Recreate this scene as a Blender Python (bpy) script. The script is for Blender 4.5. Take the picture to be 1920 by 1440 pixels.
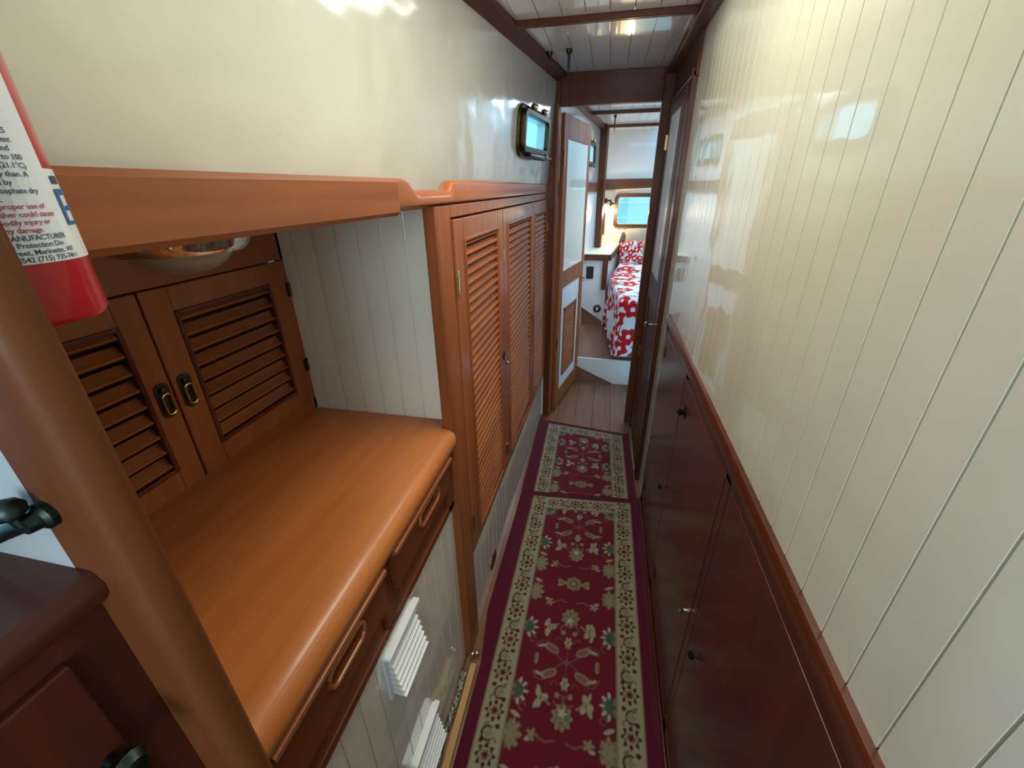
import bpy, bmesh, math, random
import numpy as np
from mathutils import Vector, Matrix
random.seed(7)
S = bpy.context.scene
C = S.collection
for o in list(bpy.data.objects): bpy.data.objects.remove(o)

# ------------------------------------------------------------------ camera
cam = bpy.data.objects.new('camera', bpy.data.cameras.new('camera')); C.objects.link(cam)
R_ = ((0.97821228, 0.20732234, -0.0108712), (0.07882723, -0.41935473, -0.90439365), (-0.1920599, 0.88383203, -0.42656059))
r, d, f = [Vector(v) for v in R_]
cam.matrix_world = Matrix(((r.x, -d.x, -f.x, 0), (r.y, -d.y, -f.y, 0), (r.z, -d.z, -f.z, 1.55), (0, 0, 0, 1)))
cam.data.sensor_width = 36; cam.data.lens = 781.677/1920*36; cam.data.clip_start = .01
S.camera = cam

# ------------------------------------------------------------------ world and lights
w = bpy.data.worlds.new('sky'); S.world = w; w.use_nodes = True
bg = w.node_tree.nodes['Background']; bg.inputs[0].default_value = (.20, .62, .95, 1); bg.inputs[1].default_value = 1.8
S.view_settings.view_transform = 'Standard'; S.view_settings.look = 'None'
S.view_settings.gamma = 1; S.view_settings.use_curve_mapping = False; S.view_settings.exposure = 0.45

def area(name, loc, rot, sx, sy, power, col, shape='RECTANGLE', spread=180):
    l = bpy.data.lights.new(name, 'AREA'); l.shape = shape; l.size = sx; l.size_y = sy; l.energy = power; l.color = col
    l.spread = math.radians(spread)
    o = bpy.data.objects.new(name, l); C.objects.link(o); o.location = loc; o.rotation_euler = rot; return o
# warm cabin lamp in the deckhead just above the camera's view
area('cabin_lamp_light', (-.06, .98, 2.078), (0, 0, 0), .34, .50, 5.6, (1, .945, .74), 'RECTANGLE', 180)
# companionway behind the photographer: daylight
area('companionway_light', (.08, -.9, 1.6), (math.radians(88), 0, math.radians(8)), .36, .7, 7.5, (.90, .97, 1))
# unseen cool fill light, added to brighten the far cabin
area('far_cabin_fill_light', (.45, 3.9, 2.07), (0, 0, 0), .5, .5, 12, (.70, .84, 1))
# small warm area light under the passage ceiling
area('passage_ceiling_light', (.0, 1.55, 2.085), (0, 0, 0), .35, .35, 1.6, (1, .95, .84))

# ------------------------------------------------------------------ materials
def newmat(name):
    m = bpy.data.materials.new(name); m.use_nodes = True
    return m, m.node_tree.nodes, m.node_tree.links, m.node_tree.nodes['Principled BSDF']
def coords(nd, lk, scale, kind='Object'):
    tc = nd.new('ShaderNodeTexCoord'); mp = nd.new('ShaderNodeMapping'); mp.inputs['Scale'].default_value = scale
    lk.new(tc.outputs[kind], mp.inputs['Vector']); return mp
def ramp(nd, stops):
    r = nd.new('ShaderNodeValToRGB'); e = r.color_ramp.elements
    while len(e) < len(stops): e.new(.5)
    for i, (p, c) in enumerate(stops): e[i].position = p; e[i].color = (*c, 1)
    return r
def paint(name, col, rough=.3, coat=0, bump=0., var=.04, crough=.05):
    m, nd, lk, b = newmat(name)
    mp = coords(nd, lk, (1.7, 1.7, 1.7)); n = nd.new('ShaderNodeTexNoise'); n.inputs['Scale'].default_value = 3; n.inputs['Detail'].default_value = 4
    lk.new(mp.outputs[0], n.inputs['Vector'])
    rp = ramp(nd, [(.3, tuple(c*(1-var) for c in col)), (.7, tuple(min(1, c*(1+var)) for c in col))])
    lk.new(n.outputs['Fac'], rp.inputs[0]); lk.new(rp.outputs[0], b.inputs['Base Color'])
    b.inputs['Roughness'].default_value = rough; b.inputs['Coat Weight'].default_value = coat; b.inputs['Coat Roughness'].default_value = crough; b.inputs['Coat IOR'].default_value = 1.5 if coat < .55 else 1.8
    if bump:
        n2 = nd.new('ShaderNodeTexNoise'); n2.inputs['Scale'].default_value = 4.5; n2.inputs['Detail'].default_value = 1
        lk.new(mp.outputs[0], n2.inputs['Vector'])
        bp = nd.new('ShaderNodeBump'); bp.inputs['Strength'].default_value = bump; bp.inputs['Distance'].default_value = .02
        lk.new(n2.outputs['Fac'], bp.inputs['Height']); lk.new(bp.outputs[0], b.inputs['Normal']); lk.new(bp.outputs[0], b.inputs['Coat Normal'])
    return m
def wood(name, light, dark, axis, rough=.42, coat=.25, sc=1., spec=.3):
    m, nd, lk, b = newmat(name)
    s = [26*sc, 26*sc, 26*sc]; s['xyz'.index(axis)] = 1.6*sc
    mp = coords(nd, lk, s)
    oi = nd.new('ShaderNodeObjectInfo'); va = nd.new('ShaderNodeVectorMath'); va.operation = 'MULTIPLY_ADD'
    lk.new(oi.outputs['Random'], va.inputs[0]); va.inputs[1].default_value = (17, 31, 23); lk.new(mp.outputs[0], va.inputs[2])
    n = nd.new('ShaderNodeTexNoise'); n.inputs['Scale'].default_value = 1; n.inputs['Detail'].default_value = 6; n.inputs['Roughness'].default_value = .62; n.inputs['Distortion'].default_value = .5
    lk.new(va.outputs[0], n.inputs['Vector'])
    s2 = [6*sc, 6*sc, 6*sc]; s2['xyz'.index(axis)] = .9*sc
    mp2 = coords(nd, lk, s2); n2 = nd.new('ShaderNodeTexNoise'); n2.inputs['Scale'].default_value = 1; n2.inputs['Detail'].default_value = 3
    lk.new(mp2.outputs[0], n2.inputs['Vector'])
    mx = nd.new('ShaderNodeMix'); mx.data_type = 'FLOAT'; mx.inputs[0].default_value = .45
    lk.new(n.outputs['Fac'], mx.inputs[2]); lk.new(n2.outputs['Fac'], mx.inputs[3])
    rp = ramp(nd, [(.32, dark), (.5, tuple((a+c)/2 for a, c in zip(light, dark))), (.68, light)])
    lk.new(mx.outputs[0], rp.inputs[0]); lk.new(rp.outputs[0], b.inputs['Base Color'])
    b.inputs['Roughness'].default_value = rough; b.inputs['Coat Weight'].default_value = coat; b.inputs['Coat Roughness'].default_value = .15
    b.inputs['Specular IOR Level'].default_value = spec
    bp = nd.new('ShaderNodeBump'); bp.inputs['Strength'].default_value = .12; bp.inputs['Distance'].default_value = .001
    lk.new(n.outputs['Fac'], bp.inputs['Height']); lk.new(bp.outputs[0], b.inputs['Normal'])
    return m
def metal(name, col, rough=.3, m_=1):
    m, nd, lk, b = newmat(name)
    mp = coords(nd, lk, (40, 40, 40)); n = nd.new('ShaderNodeTexNoise'); n.inputs['Detail'].default_value = 4; lk.new(mp.outputs[0], n.inputs['Vector'])
    rp = ramp(nd, [(.35, tuple(c*.55 for c in col)), (.65, col)]); lk.new(n.outputs['Fac'], rp.inputs[0]); lk.new(rp.outputs[0], b.inputs['Base Color'])
    b.inputs['Metallic'].default_value = m_; b.inputs['Roughness'].default_value = rough; return m
def glass(name, tint=(.9, 1, 1), gl=.1):
    m, nd, lk, b = newmat(name); nd.remove(b); out = nd['Material Output']
    t = nd.new('ShaderNodeBsdfTransparent'); t.inputs[0].default_value = (*tint, 1); g = nd.new('ShaderNodeBsdfGlossy'); g.inputs['Roughness'].default_value = .03
    mx = nd.new('ShaderNodeMixShader'); mx.inputs[0].default_value = gl
    lk.new(t.outputs[0], mx.inputs[1]); lk.new(g.outputs[0], mx.inputs[2]); lk.new(mx.outputs[0], out.inputs[0]); return m
def emit(name, col, st):
    m, nd, lk, b = newmat(name); b.inputs['Base Color'].default_value = (*col, 1); b.inputs['Emission Color'].default_value = (*col, 1); b.inputs['Emission Strength'].default_value = st; return m
def attr_mat(name, rough=.95, bump=.5):
    m, nd, lk, b = newmat(name); a = nd.new('ShaderNodeAttribute'); a.attribute_name = 'Col'
    mp = coords(nd, lk, (900, 900, 900)); n = nd.new('ShaderNodeTexNoise'); n.inputs['Detail'].default_value = 2; lk.new(mp.outputs[0], n.inputs['Vector'])
    mx = nd.new('ShaderNodeMix'); mx.data_type = 'RGBA'; mx.blend_type = 'MULTIPLY'; mx.inputs[0].default_value = .5
    lk.new(a.outputs['Color'], mx.inputs[6]); lk.new(n.outputs['Fac'], mx.inputs[7]); lk.new(mx.outputs[2], b.inputs['Base Color'])
    bp = nd.new('ShaderNodeBump'); bp.inputs['Strength'].default_value = bump; bp.inputs['Distance'].default_value = .002
    lk.new(n.outputs['Fac'], bp.inputs['Height']); lk.new(bp.outputs[0], b.inputs['Normal'])
    b.inputs['Roughness'].default_value = rough; b.inputs['Specular IOR Level'].default_value = .1; b.inputs['Sheen Weight'].default_value = .15; return m

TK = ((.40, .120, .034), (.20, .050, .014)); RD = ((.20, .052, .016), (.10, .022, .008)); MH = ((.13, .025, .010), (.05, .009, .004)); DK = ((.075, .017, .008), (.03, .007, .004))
M = {}
for ax in 'xyz':
    M['teak_'+ax] = wood('varnished_teak_'+ax, *TK, ax)
    M['stain_'+ax] = wood('shaded_teak_'+ax, *RD, ax, rough=.4, coat=.25)  # same teak, with the shade on the drawer fronts put into the colour
    M['mah_'+ax] = wood('gloss_mahogany_'+ax, *MH, ax, rough=.3, coat=.35, spec=.35)
    M['dark_'+ax] = wood('dark_mahogany_'+ax, *DK, ax, rough=.4, coat=.15, spec=.25)
    M['trim_'+ax] = wood('brown_trim_'+ax, (.14, .042, .016), (.065, .018, .007), ax, rough=.5, coat=.1, spec=.25)
    M['slat_'+ax] = wood('louvre_teak_'+ax, (.42, .13, .033), (.20, .05, .012), ax, rough=.6, coat=0, spec=.25)
    M['top_'+ax] = wood('worktop_teak_'+ax, (.60, .195, .052), (.36, .105, .027), ax, rough=.4, coat=.3, spec=.35)
M['post'] = wood('post_teak', (.16, .048, .012), (.07, .019, .006), 'z', rough=.5, coat=.08, spec=.2)
M['sole'] = wood('sole_planks', (.28, .13, .07), (.15, .065, .035), 'y', rough=.4, coat=.4)
M['white'] = paint('darkened_white_gloss', (.58, .60, .565), .3, 1, bump=.3, crough=.13)  # same paint as the beadboard, darkened so the left wall looks less lit
M['bead'] = paint('white_beadboard_paint', (.84, .835, .70), .3, 1, bump=.07)  # same paint as the left wall, lightened so the right wall looks brighter lit
M['cool'] = paint('white_satin_paint', (.72, .73, .72), .45, .1)
M['cream'] = paint('cream_paint', (.80, .74, .58), .5)
M['dimmed'] = paint('darkened_bulkhead_paint', (.34, .37, .39), .5)  # white bulkhead paint, darkened to offset the strong light from behind
M['plastic'] = paint('white_plastic', (.85, .86, .85), .35, .2)
M['brass'] = metal('aged_brass', (.62, .47, .2), .28)
M['bronze'] = metal('bronze_frame', (.10, .075, .04), .45)
M['black'] = metal('blackened_bronze', (.045, .06, .055), .4)
M['chrome'] = metal('chrome', (.8, .8, .8), .1)
M['red'] = paint('extinguisher_red', (.50, .012, .02), .3, .5)
M['label'] = paint('label_paper', (.80, .84, .88), .4, .3)
M['ink'] = paint('dark_ink', (.03, .05, .12), .6); M['redink'] = paint('red_ink', (.45, .02, .08), .6); M['blueink'] = paint('blue_ink', (.02, .12, .38), .6)
M['glass'] = glass('window_glass'); M['dome'] = paint('frosted_dome', (.34, .30, .23), .3, .3)
M['blk'] = paint('black_plastic', (.015, .015, .015), .4)
M['lath'] = wood('pale_lath', (.62, .36, .14), (.45, .24, .09), 'y', rough=.6, coat=0)
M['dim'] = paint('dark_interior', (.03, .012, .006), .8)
M['rug'] = attr_mat('rug_wool'); M['cloth'] = attr_mat('printed_cotton', .9, .15)
M['outer'] = paint('pale_blue_hull', (.92, .86, .80), .5)
M['ceil'] = paint('ceiling_paint', (.80, .82, .82), .3, .6)
M['insert'] = paint('door_insert_paint', (.80, .82, .84), .35, .3)
M['pil_d'] = paint('charcoal_fabric', (.06, .055, .06), .9); M['pil_b'] = paint('beige_fabric', (.45, .38, .30), .9, var=.25); M['pil_t'] = paint('tan_fabric', (.5, .36, .16), .9)
M['lamp'] = emit('lamp_bulb', (1, .8, .5), 14)
# mottled strip material
m_, nd, lk, b = newmat('mottled_strip'); mp = coords(nd, lk, (60, 18, 60)); n = nd.new('ShaderNodeTexNoise'); n.inputs['Detail'].default_value = 3
lk.new(mp.outputs[0], n.inputs['Vector']); rp = ramp(nd, [(.47, (.02, .02, .015)), (.55, (.42, .38, .28))]); lk.new(n.outputs['Fac'], rp.inputs[0]); lk.new(rp.outputs[0], b.inputs['Base Color']); M['mottle'] = m_

# ------------------------------------------------------------------ mesh helpers
class MB:
    def __init__(s): s.v = []; s.f = []
    def add(s, vs, fs):
        k = len(s.v); s.v += [tuple(v) for v in vs]; s.f += [tuple(i+k for i in f) for f in fs]; return s
    def hexa(s, p):       # p: 4 bottom, 4 top
        return s.add(p, [(3, 2, 1, 0), (4, 5, 6, 7), (0, 1, 5, 4), (1, 2, 6, 5), (2, 3, 7, 6), (3, 0, 4, 7)])
    def box(s, x0, x1, y0, y1, z0, z1):
        return s.hexa([(x0, y0, z0), (x1, y0, z0), (x1, y1, z0), (x0, y1, z0), (x0, y0, z1), (x1, y0, z1), (x1, y1, z1), (x0, y1, z1)])
    def prism(s, poly, fn, a, b):   # poly 2D (u,v); fn(u,v,t)->xyz ; t from a to b
        n = len(poly); vs = [fn(u, v, a) for u, v in poly]+[fn(u, v, b) for u, v in poly]
        fs = [tuple(range(n)), tuple(range(2*n-1, n-1, -1))]+[(i, i+n, (i+1) % n+n, (i+1) % n) for i in range(n)]
        return s.add(vs, fs)
    def ring(s, outer, inner, fn, a, b):
        n = len(outer); vs = [fn(u, v, t) for t in (a, b) for L in (outer, inner) for u, v in L]; fs = []
        for i in range(n):
            j = (i+1) % n
            fs += [(i, j, n+j, n+i), (2*n+i, 3*n+i, 3*n+j, 2*n+j), (i, 2*n+i, 2*n+j, j), (n+i, n+j, 3*n+j, 3*n+i)]
        return s.add(vs, fs)
    def tube(s, path, rad, seg=10, closed=False):
        P = [Vector(p) for p in path]; n = len(P); k0 = len(s.v); rads = rad if isinstance(rad, (list, tuple)) else [rad]*n
        for i in range(n):
            t = ((P[(i+1) % n]-P[i-1]) if closed else (P[min(i+1, n-1)]-P[max(i-1, 0)])).normalized()
            a = Vector((0, 0, 1)) if abs(t.z) < .9 else Vector((1, 0, 0)); u = t.cross(a).normalized(); v = t.cross(u)
            for k in range(seg):
                an = 2*math.pi*k/seg; s.v.append(tuple(P[i]+(u*math.cos(an)+v*math.sin(an))*rads[i]))
        for i in range(n if closed else n-1):
            for k in range(seg):
                a = k0+i*seg; b_ = k0+((i+1) % n)*seg; s.f.append((a+k, a+(k+1) % seg, b_+(k+1) % seg, b_+k))
        if not closed: s.f += [tuple(k0+k for k in range(seg)), tuple(k0+(n-1)*seg+k for k in range(seg-1, -1, -1))]
        return s
    def lathe(s, prof, c, axis=Vector((0, 0, 1)), seg=24):  # prof [(r,h)]
        c = Vector(c); ax = Vector(axis).normalized(); a = Vector((0, 0, 1)) if abs(ax.z) < .9 else Vector((1, 0, 0)); u = ax.cross(a).normalized(); v = ax.cross(u); k0 = len(s.v)
        for r_, h in prof:
            for k in range(seg):
                an = 2*math.pi*k/seg; s.v.append(tuple(c+ax*h+(u*math.cos(an)+v*math.sin(an))*r_))
        for i in range(len(prof)-1):
            for k in range(seg): s.f.append((k0+i*seg+k, k0+i*seg+(k+1) % seg, k0+(i+1)*seg+(k+1) % seg, k0+(i+1)*seg+k))
        s.f += [tuple(k0+k for k in range(seg)), tuple(k0+(len(prof)-1)*seg+k for k in range(seg-1, -1, -1))]
        return s
def wloc(o):
    v = Vector((0, 0, 0))
    while o: v += Vector(o.location); o = o.parent
    return v
def build(name, mb, mat, parent=None, bevel=0, smooth=False, origin=None, seg=2):
    base = wloc(parent) if parent else (Vector(origin) if origin else None)
    if base is None:
        xs = np.array(mb.v); lo, hi = xs.min(0), xs.max(0); base = Vector(((lo[0]+hi[0])/2, (lo[1]+hi[1])/2, lo[2]))
    me = bpy.data.meshes.new(name); me.from_pydata([tuple(Vector(v)-base) for v in mb.v], [], mb.f)
    bm = bmesh.new(); bm.from_mesh(me); bmesh.ops.recalc_face_normals(bm, faces=bm.faces); bm.to_mesh(me); bm.free()
    me.materials.append(M[mat] if isinstance(mat, str) else mat)
    o = bpy.data.objects.new(name, me); C.objects.link(o)
    if parent: o.parent = parent
    else: o.location = base
    if smooth:
        for p in me.polygons: p.use_smooth = True
        me.set_sharp_from_angle(angle=math.radians(40))
    if bevel:
        b = o.modifiers.new('bevel', 'BEVEL'); b.width = bevel; b.segments = seg; b.limit_method = 'ANGLE'; b.angle_limit = math.radians(35)
        for p in me.polygons: p.use_smooth = True
        me.set_sharp_from_angle(angle=math.radians(35)); b.harden_normals = True
    return o
def tag(o, label=None, cat=None, group=None, kind=None):
    for k, v in (('label', label), ('category', cat), ('group', group), ('kind', kind)):
        if v: o[k] = v
    return o
def thing(name, loc, label=None, cat=None, group=None, kind=None):
    o = bpy.data.objects.new(name, None); C.objects.link(o); o.location = loc; o.empty_display_size = .05
    return tag(o, label, cat, group, kind)
def struct(name, mb, mat, label=None, **k): return tag(build(name, mb, mat, **k), label, None, None, 'structure')
def rrect(u0, u1, v0, v1, r, n=6):
    P = []
    for cx, cy, a0 in ((u1-r, v1-r, 0), (u0+r, v1-r, 90), (u0+r, v0+r, 180), (u1-r, v0+r, 270)):
        for k in range(n+1):
            a = math.radians(a0+90*k/n); P.append((cx+r*math.cos(a), cy+r*math.sin(a)))
    return P
def bead_profile(u0, u1, pitch, start=None, gw=.004, gd=.004, th=.012, bead=True):
    """boards along u, thickness profile (u, t); t=0 is the face"""
    P = [(u0, 0)]; k = u0+pitch if start is None else start
    while k < u1-gw:
        if k > u0+gw: P += [(k-gw/2, 0), (k-gw*.42, -gd*1.9), (k+gw*.42, -gd*1.9), (k+gw/2, 0)]
        k += pitch
    P += [(u1, 0), (u1, -th), (u0, -th)]
    return P

# wall geometry of the port side, which toes in and leans
def wx(Y, z): return -.50+.137*(Y-1.7)+.075*(z-1.565)

# ------------------------------------------------------------------ floor / ceilings
mb = MB()
y0, y1 = -1.3, 3.45; pw = .128; x = -.76
k = 0
while x < .32:
    mb.box(x+.0012, x+pw-.0012, y0, y1, -.03, 0.0); x += pw
mb.box(-.80, .34, -1.3, 3.42, -.05, -.018)
struct('floor', mb, 'sole')
# ceiling boards of the passage
P = bead_profile(-.75, .45, .083, start=-.71)
mb = MB().prism(P, lambda u, v, t: (u, t, 2.10-v), -1.3, 5.6)
struct('ceiling', mb, 'ceil')
def beam(n, Y, x0, x1, zt, w=.03, h=.02, cut=True):
    return struct('trim_%d' % n, MB().box(x0, x1, Y-w/2, Y+w/2, 2.10-h, 2.1005), 'trim_x', bevel=.004)
beam(1, 1.915, -.41, .262, 0); beam(2, .95, -.50, .262, 0); beam(3, 4.05, -.20, .8, 0, .035, .025); beam(4, 4.93, -.09, .8, 0, .035, .025)
# port cornice boards following the wall
mb = MB()
for a, b_ in ((-1.2, 2.73),):
    mb.hexa([(wx(a, 2.1)-.005, a, 2.062), (wx(a, 2.1)+.052, a, 2.085), (wx(b_, 2.1)+.052, b_, 2.085), (wx(b_, 2.1)-.005, b_, 2.062),
             (wx(a, 2.1)-.005, a, 2.10), (wx(a, 2.1)+.052, a, 2.10), (wx(b_, 2.1)+.052, b_, 2.10), (wx(b_, 2.1)-.005, b_, 2.10)])
struct('trim_5', mb, 'trim_y', bevel=.004)
def far_strip(n, z0, z1, a, b_): return struct('trim_%d' % n, MB().hexa([(-.362+a, 2.78, z0), (-.362+b_, 2.78, z0), (-.128+b_, 4.9, z0), (-.128+a, 4.9, z0), (-.362+a, 2.78, z1), (-.362+b_, 2.78, z1), (-.128+b_, 4.9, z1), (-.128+a, 4.9, z1)]), 'trim_y', bevel=.004)
far_strip(6, 2.06, 2.10, -.01, .04)
# starboard cornice
struct('trim_7', MB().box(.245, .30, -1.2, 2.72, 2.07, 2.10), 'trim_y', bevel=.005)

# ------------------------------------------------------------------ port wall with two portlights
def wall_pt(Y, z, off=0.): return (wx(Y, z)+off*.99, Y-off*.135, z)
def portwall(name, ya, yb, za, zb, holes):
    ys = sorted(set([ya, yb]+[h for H in holes for h in H[:2]])); zs = sorted(set([za, zb]+[h for H in holes for h in H[2:]]))
    mb = MB()
    for i in range(len(ys)-1):
        for j in range(len(zs)-1):
            cy, cz = (ys[i]+ys[i+1])/2, (zs[j]+zs[j+1])/2
            if any(h[0] < cy < h[1] and h[2] < cz < h[3] for h in holes): continue
            q = [(ys[i], zs[j]), (ys[i+1], zs[j]), (ys[i+1], zs[j+1]), (ys[i], zs[j+1])]
            mb.hexa([wall_pt(a, b_, -.014) for a, b_ in q]+[wall_pt(a, b_) for a, b_ in q])
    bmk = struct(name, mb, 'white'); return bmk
H1 = (2.17, 2.53, 1.725, 1.845); H2 = (4.02, 4.40, 1.748, 1.872)
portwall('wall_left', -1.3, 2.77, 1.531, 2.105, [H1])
wx_ = wx
def wx(Y, z): return (-.36+.110*(Y-2.77)-.015*(z-1.7)) if Y > 2.771 else wx_(Y, z)
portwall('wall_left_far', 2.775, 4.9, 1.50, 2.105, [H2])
def portlight(n, H, label):
    t = thing('window_%d' % n, wall_pt((H[0]+H[1])/2, H[2]), label, kind='structure')
    fn = lambda u, v, q: wall_pt(u, v, q)
    fr = MB().ring(rrect(H[0]-.052, H[1]+.05, H[2]-.045, H[3]+.042, .055), rrect(H[0]-.012, H[1]+.012, H[2]-.012, H[3]+.012, .03), fn, 0, .014)
    fr.ring(rrect(H[0]-.03, H[1]+.03, H[2]-.028, H[3]+.026, .04), rrect(H[0]-.002, H[1]+.002, H[2]-.002, H[3]+.002, .02), fn, .012, .034)
    build('frame', fr, 'bronze', t, bevel=.004)
    build('spigot', MB().ring(rrect(H[0]-.004, H[1]+.004, H[2]-.004, H[3]+.004, .02), rrect(H[0]+.002, H[1]-.002, H[2]+.002, H[3]-.002, .02), fn, -.03, .012), 'plastic', t)
    build('pane', MB().prism(rrect(H[0]-.003, H[1]+.003, H[2]-.003, H[3]+.003, .02), fn, .018, .024), 'glass', t)
    for k in (.28, .75):
        Y = H[0]+(H[1]-H[0])*k
        build('hinge_knuckle', MB().tube([wall_pt(Y-.022, H[3]+.038, .028), wall_pt(Y-.018, H[3]+.04, .03), wall_pt(Y+.018, H[3]+.04, .03), wall_pt(Y+.022, H[3]+.038, .028)], [.008, .014, .014, .008]), 'brass', t, smooth=True)
    Y = H[0]+(H[1]-H[0])*.55
    build('latch_bar', MB().tube([wall_pt(Y-.14, H[2]-.036, .03), wall_pt(Y-.06, H[2]-.04, .036), wall_pt(Y+.10, H[2]-.04, .038)], [.012, .015, .013]), 'black', t, smooth=True)
    build('dog_screw', MB().tube([wall_pt(Y+.10, H[2]-.04, .038), wall_pt(Y+.115, H[2]-.04, .038), wall_pt(Y+.19, H[2]-.04, .05)], [.013, .006, .005]), 'black', t, smooth=True)
    build('wing_nut', MB().lathe([(.005, 0), (.013, .004), (.013, .012), (.005, .018)], wall_pt(Y+.09, H[2]-.035, .04), axis=(1, -.13, .3)), 'brass', t, smooth=True)
    return t
portlight(1, H1, 'bronze framed rectangular portlight on the white wall before the doorway')
portlight(2, H2, 'bronze framed portlight seen through the doorway beyond the open door')

# ------------------------------------------------------------------ starboard white wall (beadboard)
mb = MB()
P = bead_profile(-.9, 1.86, .0606, start=.0434-.0606*10, gw=.0032, gd=.003)
mb.prism(P, lambda u, v, t: (.30-v, u, t), 1.04, 2.105)
P2 = bead_profile(1.86, 2.06, .0606, start=1.90, gw=.0032, gd=.003)
mb.prism(P2, lambda u, v, t: (.30-v, u, t), 0, 2.105)
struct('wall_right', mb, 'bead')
struct('trim_8', MB().box(.288, .312, 2.05, 2.72, 1.93, 2.10), 'trim_y', bevel=.002)

# forward bulkhead with doorway
mb = MB()
mb.box(-.36, -.30, 2.72, 2.77, 0, 2.10).box(-.30, .235, 2.72, 2.77, 1.952, 2.10).box(.235, .34, 2.72, 2.77, 0, 2.10)
struct('wall_forward', mb, 'trim_z', 'mahogany bulkhead framing the doorway', bevel=.003)
struct('trim_9', MB().box(-.318, -.302, 2.706, 2.722, 0, 1.96), 'teak_z', bevel=.004)
# closing panels of bulkhead hidden behind passage
struct('wall_forward_side', MB().box(.34, 1.12, 2.73, 2.77, -.02, 2.10).box(-1.1, -.36, 2.73, 2.77, -.02, 1.5), 'cool')

# ------------------------------------------------------------------ door in the right wall (closed)
t = thing('door_1', (.29, 2.4, 0), 'closed white panelled mahogany door in the right wall beside the doorway', kind='structure')
build('door_jamb', MB().box(.278, .31, 2.06, 2.155, 0, 1.95).box(.274, .31, 2.66, 2.72, 0, 1.95).box(.274, .31, 2.06, 2.72, 1.93, 1.96), 'dark_z', t, bevel=.004)
dl = MB().box(.276, .302, 2.16, 2.262, .03, 1.925).box(.276, .302, 2.60, 2.655, .03, 1.925).box(.276, .302, 2.26, 2.60, 1.865, 1.925).box(.276, .302, 2.26, 2.60, .95, 1.10).box(.276, .302, 2.26, 2.60, .03, .16)
build('door_frame', dl, 'trim_z', t, bevel=.003)
ip = MB().prism(bead_profile(2.25, 2.61, .04, gw=.003, gd=.002, th=.008), lambda u, v, q: (.2785-v, u, q), 1.09, 1.875)
build('beadboard_panel', ip, 'insert', t)
build('lower_panel', MB().box(.288, .30, 2.25, 2.61, .15, .96), 'trim_z', t)
kn = MB().tube([(.276, 2.205, .895), (.25, 2.205, .895)], .006)
kn.lathe([(.002, 0), (.012, .004), (.015, .012), (.011, .02), (.002, .023)], (.256, 2.205, .895), axis=(-1, 0, 0), seg=16)
kn.tube([(.262, 2.205, .895), (.252, 2.235, .888), (.25, 2.262, .885)], [.006, .005, .004])
build('door_handle', kn, 'chrome', t, smooth=True)
for z in (1.72, .55): build('hinge', MB().box(.271, .277, 2.64, 2.672, z, z+.07).tube([(.27, 2.656, z), (.27, 2.656, z+.07)], .005), 'brass', t)

# ------------------------------------------------------------------ door_2 : open door in the far doorway (left)
ha = Vector((-.29, 2.79)); hb = Vector((-.165, 3.40)); du = (hb-ha); Ld = du.length; du.normalize(); dn = Vector((du.y, -du.x))
def dp(u, z, q=0.): p = ha+du*u+dn*q; return (p.x, p.y, z)
t = thing('door_2', (ha.x, ha.y, 0), 'open door swung into the far cabin with white panels and teak louvres', kind='structure')
def dbox(mb, u0, u1, z0, z1, q0=-.012, q1=.012):
    return mb.hexa([dp(u0, z0, q0), dp(u1, z0, q0), dp(u1, z0, q1), dp(u0, z0, q1), dp(u0, z1, q0), dp(u1, z1, q0), dp(u1, z1, q1), dp(u0, z1, q1)])
mb = MB(); w_ = .085
dbox(mb, 0, w_, .02, 1.93); dbox(mb, Ld-w_*.9, Ld, .02, 1.93); dbox(mb, w_, Ld-w_*.9, 1.80, 1.93); dbox(mb, w_, Ld-w_*.9, .92, 1.04); dbox(mb, w_, Ld-w_*.9, .02, .15)
build('door_frame', mb, 'slat_z', t, bevel=.003)
mb = MB().prism(bead_profile(w_-.005, Ld-w_*.9+.005, .048, gw=.006, gd=.003, th=.010), lambda u, v, q: dp(u, q, .002-v), 1.03, 1.81)
build('beadboard_panel', mb, 'bead', t)
mb = MB(); a, b2 = w_-.005, Ld-w_*.9+.005
dbox(mb, a, b2, .76, .93, -.004, .004); dbox(mb, a, a+.08, .14, .77, -.004, .004); dbox(mb, b2-.08, b2, .14, .77, -.004, .004); dbox(mb, a+.08, b2-.08, .14, .24, -.004, .004)
build('lower_panel', mb, 'cool', t)
mb = MB(); z = .25; la, lb = a+.08, b2-.08
dbox(mb, la, la+.018, .24, .76, -.01, .012); dbox(mb, lb-.018, lb, .24, .76, -.01, .012); dbox(mb, la, lb, .742, .76, -.01, .012); dbox(mb, la, lb, .24, .256, -.01, .012)
while z < .74:
    mb.hexa([dp(la+.016, z, .010), dp(lb-.016, z, .010), dp(lb-.016, z-.003, .006), dp(la+.016, z-.003, .006), dp(la+.016, z+.02, -.006), dp(lb-.016, z+.02, -.006), dp(lb-.016, z+.017, -.010), dp(la+.016, z+.017, -.010)]); z += .025
build('louver_panel', mb, 'slat_y', t)
build('door_handle', MB().tube([dp(Ld-.035, .90, .01), dp(Ld-.035, .90, .04), dp(Ld-.10, .895, .045)], [.006, .007, .005]), 'brass', t, smooth=True)
for z in (1.66, .5): build('hinge', MB().tube([dp(.0, z, .016), dp(.0, z+.08, .016)], .006), 'brass', t)

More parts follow.
